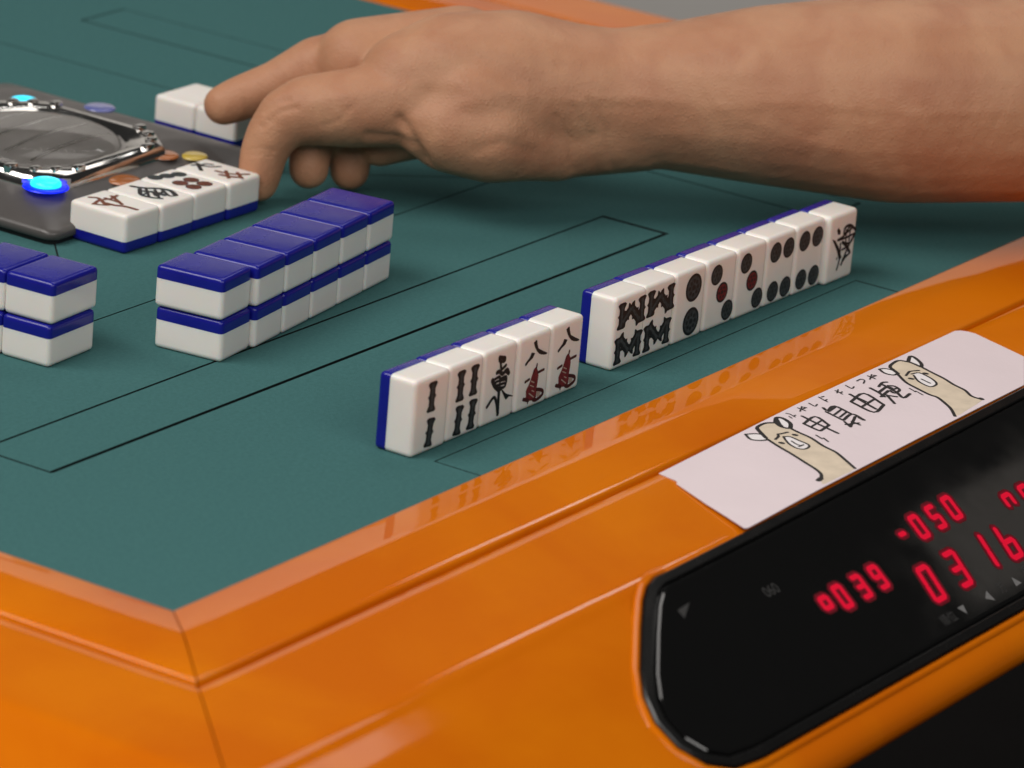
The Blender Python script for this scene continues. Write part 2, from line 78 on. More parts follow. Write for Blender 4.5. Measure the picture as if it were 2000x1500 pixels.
CREASES = [(0.5, 1.1, [[197.4, 209.0, 33.5], [200.7, 206.1, 37.0], [203.2, 202.9, 38.2]]), (0.45, 1.0, [[197.3, 207.2, 30.6], [201.1, 203.5, 34.0], [204.5, 199.2, 35.6]]), (0.35, 1.0, [[195.3, 208.7, 27.8], [198.6, 205.2, 30.4]]), (0.4, 1.0, [[190.3, 210.9, 19.2], [193.1, 207.2, 20.2], [195.4, 203.2, 19.6]]), (0.35, 0.9, [[189.8, 210.6, 17.4], [192.6, 206.6, 18.1], [194.7, 203.0, 17.6]]), (0.3, 1.2, [[209.0, 188.4, 30.2], [212.5, 184.3, 32.5], [216.1, 182.0, 37.5]]), (1.2, 2.0, [[225.4, 165.4, 34.7], [226.2, 160.4, 29.2], [226.6, 156.4, 23.9], [226.8, 152.6, 18.5]]), (0.8, 1.6, [[226.8, 152.6, 18.5], [226.0, 158.5, 25.5], [222.8, 165.4, 28.3], [216.9, 174.5, 28.1]]), (0.4, 1.6, [[263.0, 112.0, 44.4], [264.0, 104.7, 35.6], [262.7, 99.1, 23.8]]), (0.45, 1.4, [[267.0, 107.8, 47.6], [267.7, 99.7, 37.0], [266.3, 94.3, 25.2]]), (0.4, 1.2, [[258.5, 117.0, 41.0], [259.4, 110.9, 34.0], [257.8, 106.4, 23.1]]), (-0.4, 3.0, [[208.9, 193.9, 38.2], [225.3, 172.3, 45.1], [241.3, 150.2, 50.1]]), (-0.3, 2.4, [[236.8, 151.1, 40.5], [251.0, 132.7, 47.1], [262.6, 114.3, 47.0], [278.1, 91.7, 50.0]]), (-0.28, 2.4, [[278.1, 91.7, 50.0], [293.6, 66.4, 48.9], [311.3, 40.7, 52.7], [336.5, 0.6, 52.5], [358.7, -31.6, 57.2]]), (-0.18, 2.2, [[293.6, 66.4, 48.9], [304.4, 44.4, 41.5], [318.1, 19.9, 37.3]]), (0.4, 1.0, [[193.2, 219.0, 38.6], [193.1, 216.6, 34.6], [191.9, 216.5, 31.6]]), (0.35, 0.9, [[202.6, 193.8, 22.8], [204.2, 191.0, 22.3], [206.0, 189.0, 23.7]]), (0.35, 0.9, [[211.0, 181.0, 23.7], [212.6, 178.3, 23.4], [214.4, 176.2, 24.6]]), (0.5, 2.5, [[238.4, 138.8, 25.6], [244.5, 131.4, 29.2], [250.4, 120.9, 27.4]])]


# ------------------------------------------------------------------ materials
def srgb(r, g, b):
    f = lambda c: (c / 255 / 12.92) if c <= 10 else ((c / 255 + 0.055) / 1.055) ** 2.4
    return (f(r), f(g), f(b), 1)


def mat(name, color, rough=0.5, metal=0.0, coat=0.0, coat_rough=0.05, spec=0.5, emit=None, estr=0.0, var=0.0, vscale=40, bump=0.0, bscale=900,
        sss=0.0, trans=0.0, ior=1.45, stretch=None, rvar=0.0):
    m = bpy.data.materials.new(name)
    m.use_nodes = True
    nt = m.node_tree
    b = nt.nodes['Principled BSDF']
    b.inputs['Base Color'].default_value = color
    b.inputs['Roughness'].default_value = rough
    b.inputs['Metallic'].default_value = metal
    b.inputs['Coat Weight'].default_value = coat
    b.inputs['Coat Roughness'].default_value = coat_rough
    b.inputs['Specular IOR Level'].default_value = spec
    b.inputs['IOR'].default_value = ior
    b.inputs['Transmission Weight'].default_value = trans
    if sss:
        b.inputs['Subsurface Weight'].default_value = sss
        b.inputs['Subsurface Scale'].default_value = 0.003
        b.inputs['Subsurface Radius'].default_value = (1.0, 0.5, 0.3)
    if emit:
        b.inputs['Emission Color'].default_value = emit
        b.inputs['Emission Strength'].default_value = estr
    if var or bump or rvar:
        tc = nt.nodes.new('ShaderNodeTexCoord')
        mp = nt.nodes.new('ShaderNodeMapping')
        nt.links.new(tc.outputs['Object'], mp.inputs[0])
        if stretch:
            mp.inputs['Scale'].default_value = stretch
    if var:
        n = nt.nodes.new('ShaderNodeTexNoise')
        n.inputs['Scale'].default_value = vscale
        n.inputs['Detail'].default_value = 5
        nt.links.new(mp.outputs[0], n.inputs['Vector'])
        mr = nt.nodes.new('ShaderNodeMapRange')
        mr.inputs['From Min'].default_value = 0.3
        mr.inputs['From Max'].default_value = 0.7
        mr.inputs['To Min'].default_value = 1 - var
        mr.inputs['To Max'].default_value = 1 + var
        nt.links.new(n.outputs['Fac'], mr.inputs['Value'])
        mx = nt.nodes.new('ShaderNodeVectorMath')
        mx.operation = 'SCALE'
        mx.inputs[0].default_value = color[:3]
        nt.links.new(mr.outputs[0], mx.inputs['Scale'])
        nt.links.new(mx.outputs[0], b.inputs['Base Color'])
    if rvar:
        n = nt.nodes.new('ShaderNodeTexNoise')
        n.inputs['Scale'].default_value = 60
        n.inputs['Detail'].default_value = 6
        nt.links.new(mp.outputs[0], n.inputs['Vector'])
        mr = nt.nodes.new('ShaderNodeMapRange')
        mr.inputs['From Min'].default_value = 0.35
        mr.inputs['From Max'].default_value = 0.75
        mr.inputs['To Min'].default_value = rough
        mr.inputs['To Max'].default_value = rough + rvar
        nt.links.new(n.outputs['Fac'], mr.inputs['Value'])
        nt.links.new(mr.outputs[0], b.inputs['Roughness'])
    if bump:
        n = nt.nodes.new('ShaderNodeTexNoise')
        n.inputs['Scale'].default_value = bscale
        n.inputs['Detail'].default_value = 4
        nt.links.new(mp.outputs[0], n.inputs['Vector'])
        bp = nt.nodes.new('ShaderNodeBump')
        bp.inputs['Strength'].default_value = bump
        bp.inputs['Distance'].default_value = 0.0005
        nt.links.new(n.outputs['Fac'], bp.inputs['Height'])
        nt.links.new(bp.outputs[0], b.inputs['Normal'])
        if coat:
            pass
    return m


M = {
    'felt': mat('green_felt', (0.050, 0.138, 0.142, 1), 0.95, var=0.10, vscale=9, bump=0.5, bscale=2600, spec=0.15),
    'gap': mat('seam_shadow', (0.012, 0.016, 0.016, 1), 0.9, spec=0.1),
    'ivory': mat('ivory_resin', (0.84, 0.80, 0.755, 1), 0.2, spec=0.5, sss=0.45, var=0.02, vscale=60, rvar=0.1),
    'blue': mat('blue_resin', (0.008, 0.010, 0.24, 1), 0.2, spec=0.5, var=0.12, vscale=70, bump=0.03, bscale=1200, rvar=0.12),
    'wood': mat('lacquered_wood', (0.62, 0.15, 0.001, 1), 0.5, coat=0.65, coat_rough=0.02, spec=0.02, var=0.10, vscale=14, stretch=(1, 1, 1)),
    'black': mat('black_plastic', (0.006, 0.006, 0.006, 1), 0.22, spec=0.5, rvar=0.1),
    'glass': mat('smoked_panel', (0.003, 0.003, 0.003, 1), 0.035, spec=0.5, ior=1.8, rvar=0.07),
    'paper': mat('paper', (0.74, 0.64, 0.67, 1), 0.7, var=0.025, vscale=30, spec=0.2, bump=0.15, bscale=400),
    'beige': mat('beige_crayon', (0.66, 0.56, 0.44, 1), 0.8, var=0.08, vscale=160, spec=0.1),
    'white': mat('white_paper_patch', (0.8, 0.76, 0.77, 1), 0.8, spec=0.1),
    'ink': mat('marker_ink', (0.012, 0.012, 0.013, 1), 0.6),
    'ink_black': mat('engraved_black', (0.010, 0.010, 0.012, 1), 0.4, spec=0.3),
    'ink_grey': mat('engraved_grey', (0.045, 0.055, 0.06, 1), 0.5, spec=0.3, var=0.5, vscale=700),
    'ink_red': mat('engraved_red', (0.16, 0.018, 0.022, 1), 0.5, spec=0.3, var=0.4, vscale=500),
    'ink_maroon': mat('engraved_maroon', (0.06, 0.012, 0.012, 1), 0.5, spec=0.3),
    'ink_brown': mat('engraved_brown', (0.17, 0.055, 0.03, 1), 0.5, spec=0.3, var=0.3, vscale=400),
    'ink_pale': mat('engraved_pale', (0.42, 0.32, 0.26, 1), 0.5),
    'skin': mat('skin', (0.44, 0.225, 0.125, 1), 0.5, spec=0.35, sss=0.2, var=0.14, vscale=28, bump=0.5, bscale=420),
    'nail': mat('nail', (0.50, 0.29, 0.21, 1), 0.3),
    'cloth': mat('sleeve_cloth', (0.02, 0.02, 0.025, 1), 0.9, bump=0.5, bscale=900),
    'console': mat('console_plastic', (0.075, 0.069, 0.066, 1), 0.3, spec=0.5, var=0.08, vscale=30, rvar=0.12),
    'dark': mat('console_base_black', (0.006, 0.006, 0.007, 1), 0.5),
    'chrome': mat('chrome', (0.75, 0.74, 0.72, 1), 0.08, metal=1.0, rvar=0.1),
    'dome': mat('clear_dome', (0.9, 0.9, 0.9, 1), 0.03, trans=1.0, ior=1.3),
    'tray': mat('dice_tray', (0.30, 0.285, 0.27, 1), 0.3, metal=0.35, var=.15, vscale=60),
    'led': mat('led_lit', (0.02, 0.5, 1, 1), 0.3, emit=(0.015, 0.85, 1.0, 1), estr=1.3),
    'ledhalo': mat('led_halo_glow', (0.0, 0.02, 0.6, 1), 0.3, emit=(0.004, 0.012, 0.95, 1), estr=1.1),
    'amber': mat('amber_button', (0.36, 0.12, 0.035, 1), 0.25, coat=0.6),
    'yellow': mat('yellow_button', (0.5, 0.36, 0.05, 1), 0.25, coat=0.6),
    'lens': mat('blue_lens', (0.12, 0.14, 0.38, 1), 0.2, coat=0.8),
    'segment': mat('red_segment_lit', (0.3, 0.0, 0.01, 1), 0.4, emit=(0.50, 0.0, 0.020, 1), estr=1.0),
    'halo_outer': mat('red_halo_outer', (0.1, 0.0, 0.005, 1), 0.4, emit=(0.012, 0.0, 0.0012, 1), estr=1.0),
    'halo_inner': mat('red_halo_inner', (0.1, 0.0, 0.005, 1), 0.4, emit=(0.075, 0.0, 0.006, 1), estr=1.0),
    'print': mat('panel_print', (0.16, 0.16, 0.16, 1), 0.5),
    'printdim': mat('panel_print_dim', (0.035, 0.035, 0.035, 1), 0.5),
    'floor': mat('dark_floor', (0.004, 0.0035, 0.0035, 1), 0.9, spec=0.1, var=0.3, vscale=3),
    'refl_board': mat('reflection_board_white', (0.62, 0.60, 0.57, 1), 0.8),
    'wallpaint': mat('pale_wall_paint', (0.62, 0.60, 0.57, 1), 0.8, var=0.04, vscale=2),
    'body': mat('table_body', (0.01, 0.009, 0.009, 1), 0.5),
}


def two_tone(m, c1, c2, scale, stretch, detail=6, lo=.38, hi=.62, coat_var=None):
    nt = m.node_tree
    b = nt.nodes['Principled BSDF']
    tc = nt.nodes.new('ShaderNodeTexCoord')
    mp = nt.nodes.new('ShaderNodeMapping')
    mp.inputs['Scale'].default_value = stretch
    n = nt.nodes.new('ShaderNodeTexNoise')
    n.inputs['Scale'].default_value = scale
    n.inputs['Detail'].default_value = detail
    n.inputs['Distortion'].default_value = .6
    cr = nt.nodes.new('ShaderNodeValToRGB')
    cr.color_ramp.elements[0].position = lo
    cr.color_ramp.elements[1].position = hi
    cr.color_ramp.elements[0].color = c1
    cr.color_ramp.elements[1].color = c2
    nt.links.new(tc.outputs['Object'], mp.inputs[0])
    nt.links.new(mp.outputs[0], n.inputs['Vector'])
    nt.links.new(n.outputs['Fac'], cr.inputs[0])
    nt.links.new(cr.outputs[0], b.inputs['Base Color'])
    if coat_var:
        n2 = nt.nodes.new('ShaderNodeTexNoise')
        n2.inputs['Scale'].default_value = 35
        n2.inputs['Detail'].default_value = 8
        nt.links.new(tc.outputs['Object'], n2.inputs['Vector'])
        mr = nt.nodes.new('ShaderNodeMapRange')
        mr.inputs['From Min'].default_value = .45
        mr.inputs['From Max'].default_value = .8
        mr.inputs['To Min'].default_value = coat_var[0]
        mr.inputs['To Max'].default_value = coat_var[1]
        nt.links.new(n2.outputs['Fac'], mr.inputs['Value'])
        nt.links.new(mr.outputs[0], b.inputs['Coat Roughness'])
        n3 = nt.nodes.new('ShaderNodeTexNoise')
        n3.inputs['Scale'].default_value = 22
        n3.inputs['Detail'].default_value = 2
        nt.links.new(tc.outputs['Object'], n3.inputs['Vector'])
        bp = nt.nodes.new('ShaderNodeBump')
        bp.inputs['Strength'].default_value = .15
        bp.inputs['Distance'].default_value = .0005
        nt.links.new(n3.outputs['Fac'], bp.inputs['Height'])
        nt.links.new(bp.outputs[0], b.inputs['Coat Normal'])


two_tone(M['wood'], (0.59, 0.128, 0.0008, 1), (0.66, 0.170, 0.0012, 1), 11, (1, 1, 1), coat_var=(.015, .12))
two_tone(M['skin'], (0.43, 0.200, 0.112, 1), (0.50, 0.262, 0.150, 1), 45, (1, 1, 1), detail=9, lo=.34, hi=.66)


def skin_relief(m):
    """fine crossing wrinkles and pores, plus slow lumps"""
    nt = m.node_tree
    b = nt.nodes['Principled BSDF']
    tc = nt.nodes.new('ShaderNodeTexCoord')
    prev = None
    for kind, sc, st, dist, str_ in (('v', 700, (1, 1, 1), .0005, .5), ('n', 120, (1.6, .5, 1), .0012, .55), ('n', 38, (1, 1, 1), .003, .35)):
        mp = nt.nodes.new('ShaderNodeMapping')
        mp.inputs['Scale'].default_value = st
        nt.links.new(tc.outputs['Object'], mp.inputs[0])
        if kind == 'v':
            n = nt.nodes.new('ShaderNodeTexVoronoi')
            n.feature = 'DISTANCE_TO_EDGE'
            out = n.outputs['Distance']
        else:
            n = nt.nodes.new('ShaderNodeTexNoise')
            n.inputs['Detail'].default_value = 4
            out = n.outputs['Fac']
        n.inputs['Scale'].default_value = sc
        nt.links.new(mp.outputs[0], n.inputs['Vector'])
        bp = nt.nodes.new('ShaderNodeBump')
        bp.inputs['Strength'].default_value = str_
        bp.inputs['Distance'].default_value = dist
        nt.links.new(out, bp.inputs['Height'])
        if prev: nt.links.new(prev.outputs[0], bp.inputs['Normal'])
        prev = bp
    nt.links.new(prev.outputs[0], b.inputs['Normal'])


skin_relief(M['skin'])
two_tone(M['felt'], (0.043, 0.127, 0.127, 1), (0.054, 0.152, 0.152, 1), 700, (1, 1, 1), detail=10, lo=.3, hi=.7)


# ------------------------------------------------------------------ builders
def props(o, label=None, cat=None, group=None, kind=None):
    if label: o['label'] = label
    if cat: o['category'] = cat
    if group: o['group'] = group
    if kind: o['kind'] = kind
    return o


def empty(name, loc=(0, 0, 0), rz=0.0):
    o = bpy.data.objects.new(name, None)
    COL.objects.link(o)
    o.location = Vector(loc) * S
    o.rotation_euler = (0, 0, rz)
    o.empty_display_size = 0.01
    return o


def link(name, me, parent=None):
    o = bpy.data.objects.new(name, me)
    COL.objects.link(o)
    if parent: o.parent = parent
    return o


def finish(name, bm, mats, parent=None, smooth=35):
    for v in bm.verts:
        v.co *= S
    me = bpy.data.meshes.new(name)
    bm.to_mesh(me)
    bm.free()
    for m in mats: me.materials.append(m)
    if smooth:
        me.shade_smooth()
        me.set_sharp_from_angle(angle=R(smooth))
    return link(name, me, parent)


def bbox(bm, x0, x1, y0, y1, z0, z1, bev=0, seg=2):
    r = bmesh.ops.create_cube(bm, size=1)
    for v in r['verts']:
        v.co = Vector((x0 + (v.co.x + .5) * (x1 - x0), y0 + (v.co.y + .5) * (y1 - y0), z0 + (v.co.z + .5) * (z1 - z0)))
    if bev:
        es = {e for v in r['verts'] for e in v.link_edges}
        bmesh.ops.bevel(bm, geom=list(es), offset=bev, segments=seg, profile=0.6, affect='EDGES')


def smooth_line(pts, n=4):
    if len(pts) < 3: return [Vector(p[:2]) for p in pts]
    P = [Vector(p[:2]) for p in pts]
    P = [P[0] * 2 - P[1]] + P + [P[-1] * 2 - P[-2]]
    out = []
    for i in range(1, len(P) - 2):
        for k in range(n):
            t = k / n
            a, b, c, d = P[i - 1], P[i], P[i + 1], P[i + 2]
            out.append(0.5 * ((2 * b) + (c - a) * t + (2 * a - 5 * b + 4 * c - d) * t * t + (3 * b - a - 3 * c + d) * t ** 3))
    out.append(P[-2])
    return out


def ribbon_outline(pts, w, cap=True, wf=None):
    """one closed outline (no overlapping faces) round a stroke"""
    L, Rr = [], []
    n = len(pts)
    for i, p in enumerate(pts):
        d = (pts[min(i + 1, n - 1)] - pts[max(i - 1, 0)])
        d = d.normalized() if d.length > 1e-6 else Vector((1, 0))
        nn = Vector((-d.y, d.x))
        h = w / 2 * (wf(i / (n - 1)) if wf else 1)
        L.append(p + nn * h)
        Rr.append(p - nn * h)
    return L, Rr, n


def add_ribbon(bm, pts, w, put, mi=0, wf=None):
    L, Rr, n = ribbon_outline(pts, w, wf=wf)
    if not wf:
        d0 = (pts[0] - pts[1]).normalized() * w * .35
        d1 = (pts[-1] - pts[-2]).normalized() * w * .35
        L = [pts[0] + d0 + (L[0] - pts[0]) * .5] + L + [pts[-1] + d1 + (L[-1] - pts[-1]) * .5]
        Rr = [pts[0] + d0 + (Rr[0] - pts[0]) * .5] + Rr + [pts[-1] + d1 + (Rr[-1] - pts[-1]) * .5]
    vl = [bm.verts.new(put(p)) for p in L]
    vr = [bm.verts.new(put(p)) for p in Rr]
    for i in range(len(vl) - 1):
        try:
            f = bm.faces.new((vr[i], vr[i + 1], vl[i + 1], vl[i]))
            f.material_index = mi
        except ValueError:
            pass


def add_poly(bm, pts, put, mi=0):
    vs = [bm.verts.new(put(Vector(p))) for p in pts]
    for t in tessellate_polygon([[Vector((p[0], p[1], 0)) for p in pts]]):
        try:
            f = bm.faces.new([vs[i] for i in t])
            f.material_index = mi
        except ValueError:
            pass


def add_disc(bm, x, y, r, put, mi=0, n=24, ry=None):
    ry = ry or r
    add_poly(bm, [(x + r * math.cos(2 * math.pi * k / n), y + ry * math.sin(2 * math.pi * k / n)) for k in range(n)], put, mi)


def marks_mesh(name, marks, surf, parent, base=0.05, step=0.004, ws=1.0):
    """marks: (kind, colour, width, points); surf(p, h) -> 3D point at height h above the surface"""
    names = []
    for k, c, w, pts in marks:
        if c not in names: names.append(c)
    bm = bmesh.new()
    for i, (k, c, w, pts) in enumerate(marks):
        h = base + step * i
        put = lambda q, h=h: surf(q, h)
        if k == 's':
            add_ribbon(bm, smooth_line(pts), w * ws, put, names.index(c))
        else:
            sp = smooth_line(list(pts) + [pts[0]], 2)[:-1] if len(pts) > 6 else [Vector(q) for q in pts]
            add_poly(bm, sp, put, names.index(c))
    return finish(name, bm, [M[c] for c in names], parent, smooth=0)


# ------------------------------------------------------------------ the room
bm = bmesh.new()
bbox(bm, -6000, 6000, -6000, 6000, -760, -740)
props(finish('floor', bm, [M['floor']], smooth=0), kind='structure')

# pale low wall of the room beyond the table
bm = bmesh.new()
bbox(bm, -2600, 2600, 0, 90, -740, 890)
o = props(finish('wall', bm, [M['wallpaint']], smooth=0), kind='structure')
o.location = Vector((156 + 2300 * .846, 292 + 2300 * .533, 0)) * S
o.rotation_euler = (0, 0, math.atan2(.533, .846) - R(90))

# unseen pale board, added only for its reflection in the smoked score display
P_, A_, B_ = Vector((1195, -252, 701)), Vector((47, 13, -73)) * 3.2, Vector((6, -58, -21)) * 1.12
bm = bmesh.new()
nb = A_.cross(B_).normalized() * 8
vs = [bm.verts.new(q) for q in (P_, P_ + A_, P_ + A_ + B_, P_ + B_, P_ + nb, P_ + A_ + nb, P_ + A_ + B_ + nb, P_ + B_ + nb)]
for f in ((0, 1, 2, 3), (7, 6, 5, 4), (0, 4, 5, 1), (1, 5, 6, 2), (2, 6, 7, 3), (3, 7, 4, 0)): bm.faces.new([vs[i] for i in f])
bmesh.ops.recalc_face_normals(bm, faces=bm.faces)
props(finish('added_reflection_board', bm, [M['refl_board']], smooth=0), kind='structure')

# ------------------------------------------------------------------ the table
table = props(empty('mahjong_table', (156.7, 292, -740)),
              'automatic mahjong table with green playing mat and glossy orange wooden rim', 'mahjong table')
TB = Vector((156.7, 292, -740)) * S


def tpart(o):
    o.parent = table
    o.location = o.location - TB
    return o


IX0, IY0, IX1, IY1 = -160.8, -25.3, 474.2, 609.3
# playing mat: cells with real gaps (seams) between the lifting lids
slots = [(-95, 280, 74.2, 75.9), (278.0, 280.2, 74.2, 104.8), (-95, 280, 103.7, 104.8), (-95.6, -94.6, 74.6, 104.6),
         (4.4, 5.0, -26, -6.2), (4.4, 285, -6.6, -6.1), (284.2, 285.2, -26, -6.2),
         (345, 346, 43, 418), (345, 375, 42.6, 43.8), (374.4, 375, 43, 418), (345, 375, 417, 418),
         (23, 290, 159.7, 160.4), (289.6, 290.3, 160, 426), (23, 290, 425.6, 426.3), (22.7, 23.3, 160, 426),
         (33, 408, 480, 481), (33, 408, 509, 510), (32.5, 33.5, 480, 510), (407.5, 408.5, 480, 510),
         (-62, -61, 167, 542), (-33, -32, 167, 542), (-62, -32, 166.5, 167.5), (-62, -32, 541.5, 542.5)]
xs = sorted({IX0 - 3, IX1 + 3} | {s[0] for s in slots} | {s[1] for s in slots})
ys = sorted({IY0 - 3, IY1 + 3} | {s[2] for s in slots} | {s[3] for s in slots})
bm = bmesh.new()
vv = {}
def gv(x, y):
    if (x, y) not in vv: vv[(x, y)] = bm.verts.new((x, y, 0))
    return vv[(x, y)]
for i in range(len(xs) - 1):
    for j in range(len(ys) - 1):
        cx, cy = (xs[i] + xs[i + 1]) / 2, (ys[j] + ys[j + 1]) / 2
        if any(a < cx < b and c < cy < d for a, b, c, d in slots): continue
        bm.faces.new((gv(xs[i], ys[j]), gv(xs[i + 1], ys[j]), gv(xs[i + 1], ys[j + 1]), gv(xs[i], ys[j + 1])))
be = [e for e in bm.edges if e.is_boundary]
r = bmesh.ops.extrude_edge_only(bm, edges=be)
for g in r['geom']:
    if isinstance(g, bmesh.types.BMVert): g.co.z = -2.6
    if isinstance(g, bmesh.types.BMFace): g.material_index = 1
tpart(finish('playing_mat', bm, [M['felt'], M['gap']], smooth=0))
bm = bmesh.new()
bbox(bm, IX0 - 5, IX1 + 5, IY0 - 5, IY1 + 5, -6, -2.5)
tpart(finish('mat_board', bm, [M['gap']], smooth=0))
# diagonal seams from the console to the corners of the centre plate
for a, b in (((226, 226), (289.6, 160.6)), ((92, 226), (23.4, 160.6))):
    a, b = Vector(a), Vector(b)
    d = (b - a).normalized(); nn = Vector((-d.y, d.x)) * .35
    bm = bmesh.new()
    bm.faces.new([bm.verts.new((q.x, q.y, .05)) for q in (a + nn, a - nn, b - nn, b + nn)])
    tpart(finish('mat_seam', bm, [M['gap']], smooth=0))

# rim: four mitred wooden sections, one profile
SL = math.tan(R(30))
prof = [(-1, -4), (0, .1), (.3, .7), (1.0, 1.1), (2.0, 1.32), (8, 2.2), (14, 3.0), (17, 3.25), (20, 3.3), (23, 3.2), (30, 2.75), (36, 2.3), (38.8, 2.0), (39.6, 1.5), (39.9, .3), (40.1, -2.2),
        (41.0, -2.2), (41.2, .3), (41.6, .85), (42.4, 1.15), (46, 1.25), (60, .85), (74, .45), (83, .15), (85.5, -.1), (87.5, -.8), (89.5, -1.9), (92, -3.3)]
zs = lambda d: .9 - (d - 87.7) * SL
prof += [(d, zs(d) - .45) for d in (98, 110, 125, 140, 150)] + [(154, zs(154) - .6), (156.5, zs(156.5) - 1.4), (158, zs(158) - 2.8), (158.4, zs(158.4) - 4.6),
         (157.4, -47.2), (154, -49.5), (148, -51), (120, -53), (60, -54)]


def rim(k, k_len=640):
    bm = bmesh.new()
    c = Vector((156.7, 292)); hx, hy = 317.5, 317.3
    rows = []
    nseg = 40
    for t in range(nseg + 1):
        row = []
        for d, z in prof:
            g = 0.36
            half = 317.4 + d - g
            u = -half + 2 * half * t / nseg
            x, y = u, -(317.4 + d)
            for _ in range(k): x, y = -y, x
            row.append(bm.verts.new((c.x + x, c.y + y, z)))
        rows.append(row)
    for a, b in zip(rows, rows[1:]):
        for i in range(len(prof) - 1):
            bm.faces.new((a[i + 1], b[i + 1], b[i], a[i]))
    bm.faces.new(rows[0]); bm.faces.new(rows[-1][::-1])
    bmesh.ops.recalc_face_normals(bm, faces=bm.faces)
    return tpart(finish('wooden_rim', bm, [M['wood']], smooth=50))


for k in range(4): rim(k)
bm = bmesh.new()
bbox(bm, -195, 509, -60, 644, -150, -56)
bbox(bm, -170, 484, -35, 619, -56, -7)
bbox(bm, 10, 300, 140, 440, -700, -150)
bbox(bm, -100, 410, 40, 540, -740, -700)
tpart(finish('table_body', bm, [M['body']], smooth=0))

# ---- score display sunk in the sloping rim
CA, SA = math.cos(R(30)), math.sin(R(30))
def slope(q, h=0.0):            # q = (x, s): s < 0 runs down the slope
    return Vector((q[0], -113 + q[1] * CA - h * SA, .9 + q[1] * SA + h * CA))


left = [tuple(q) for q in PANEL[1:]] + [(-80, -35), (-85, -44), (-85.5, -54), (-81, -63), (-72, -68.6), (-58, -70.2)]
outl = left + [(371, -72.2), (385, -70), (394, -63), (398.5, -54), (398, -44), (393, -35)] + [(313 - q[0], q[1] + 3.2) for q in reversed(PANEL[2:])]
outl = [Vector(q) for q in outl]


def inset(poly, d):
    n = len(poly); out = []
    for i in range(n):
        a, b, c = poly[i - 1], poly[i], poly[(i + 1) % n]
        e1 = (b - a).normalized(); e2 = (c - b).normalized()
        n1 = Vector((-e1.y, e1.x)); n2 = Vector((-e2.y, e2.x))
        m = (n1 + n2); m = m.normalized() if m.length > 1e-6 else n1
        k = max(.5, m.dot(n1))
        out.append(b + m * (d / k))
    return out


def sub(poly, n=3):
    return [Vector(q) for q in smooth_line(list(poly) + [poly[0]], n)[:-1]]


area2 = sum(outl[i - 1].x * outl[i].y - outl[i].x * outl[i - 1].y for i in range(len(outl)))
if area2 < 0: outl.reverse()
def plate(bm, rings, cap=True):
    """rings: list of (polygon, height)"""
    R_ = []
    for poly, h in rings: R_.append([bm.verts.new(slope(q, h)) for q in poly])
    n = len(R_[0])
    for a, b in zip(R_, R_[1:]):
        for i in range(n): bm.faces.new((a[i], a[(i + 1) % n], b[(i + 1) % n], b[i]))
    if cap:
        for t in tessellate_polygon([[Vector((q.x, q.y, 0)) for q in rings[-1][0]]]):
            try: bm.faces.new([R_[-1][i] for i in t])
            except ValueError: pass


disp = empty('score_display'); disp.parent = table; disp.location = -TB
bm = bmesh.new()
plate(bm, [(outl, -4), (outl, .7), (inset(outl, .5), 1.3), (inset(outl, 3.2), 1.5), (inset(outl, 3.7), 1.2), (inset(outl, 3.9), .2), (inset(outl, 5), .2)], cap=True)
bmesh.ops.recalc_face_normals(bm, faces=bm.faces)
finish('bezel', bm, [M['black']], disp, smooth=30)
bm = bmesh.new()
g_ = inset(outl, 4.5)
plate(bm, [(g_, -1), (g_, 1.3), (inset(outl, 4.9), 1.65), (inset(outl, 5.6), 1.8)])
bmesh.ops.recalc_face_normals(bm, faces=bm.faces)
finish('smoked_window', bm, [M['glass']], disp, smooth=8)
bm = bmesh.new()
tr = [(inset(outl, -3.2), -.7), (inset(outl, -2.7), .0), (inset(outl, -1.9), .45), (inset(outl, -1.0), .5), (inset(outl, -.3), .25), (inset(outl, -.15), -.5)]
keep = [i for i, q in enumerate(outl) if not (q.y > -2.5 and q.x > 20)]
st = next(i for i in keep if (i - 1) % len(outl) not in keep)
seq = []
k = st
while k in keep and len(seq) < len(outl):
    seq.append(k); k = (k + 1) % len(outl)
rows = [[bm.verts.new(slope(poly[i], h)) for i in seq] for poly, h in tr]
for a, b in zip(rows, rows[1:]):
    for i in range(len(seq) - 1): bm.faces.new((a[i], a[i + 1], b[i + 1], b[i]))
bmesh.ops.recalc_face_normals(bm, faces=bm.faces)
finish('wooden_lip', bm, [M['wood']], disp, smooth=60)
SEGS = {'0': 'abcdef', '1': 'bc', '3': 'abcdg', '5': 'acdfg', '6': 'cdefg', '7': 'abf', '9': 'abcfgd', '-': 'g', 'o': 'abgf'}
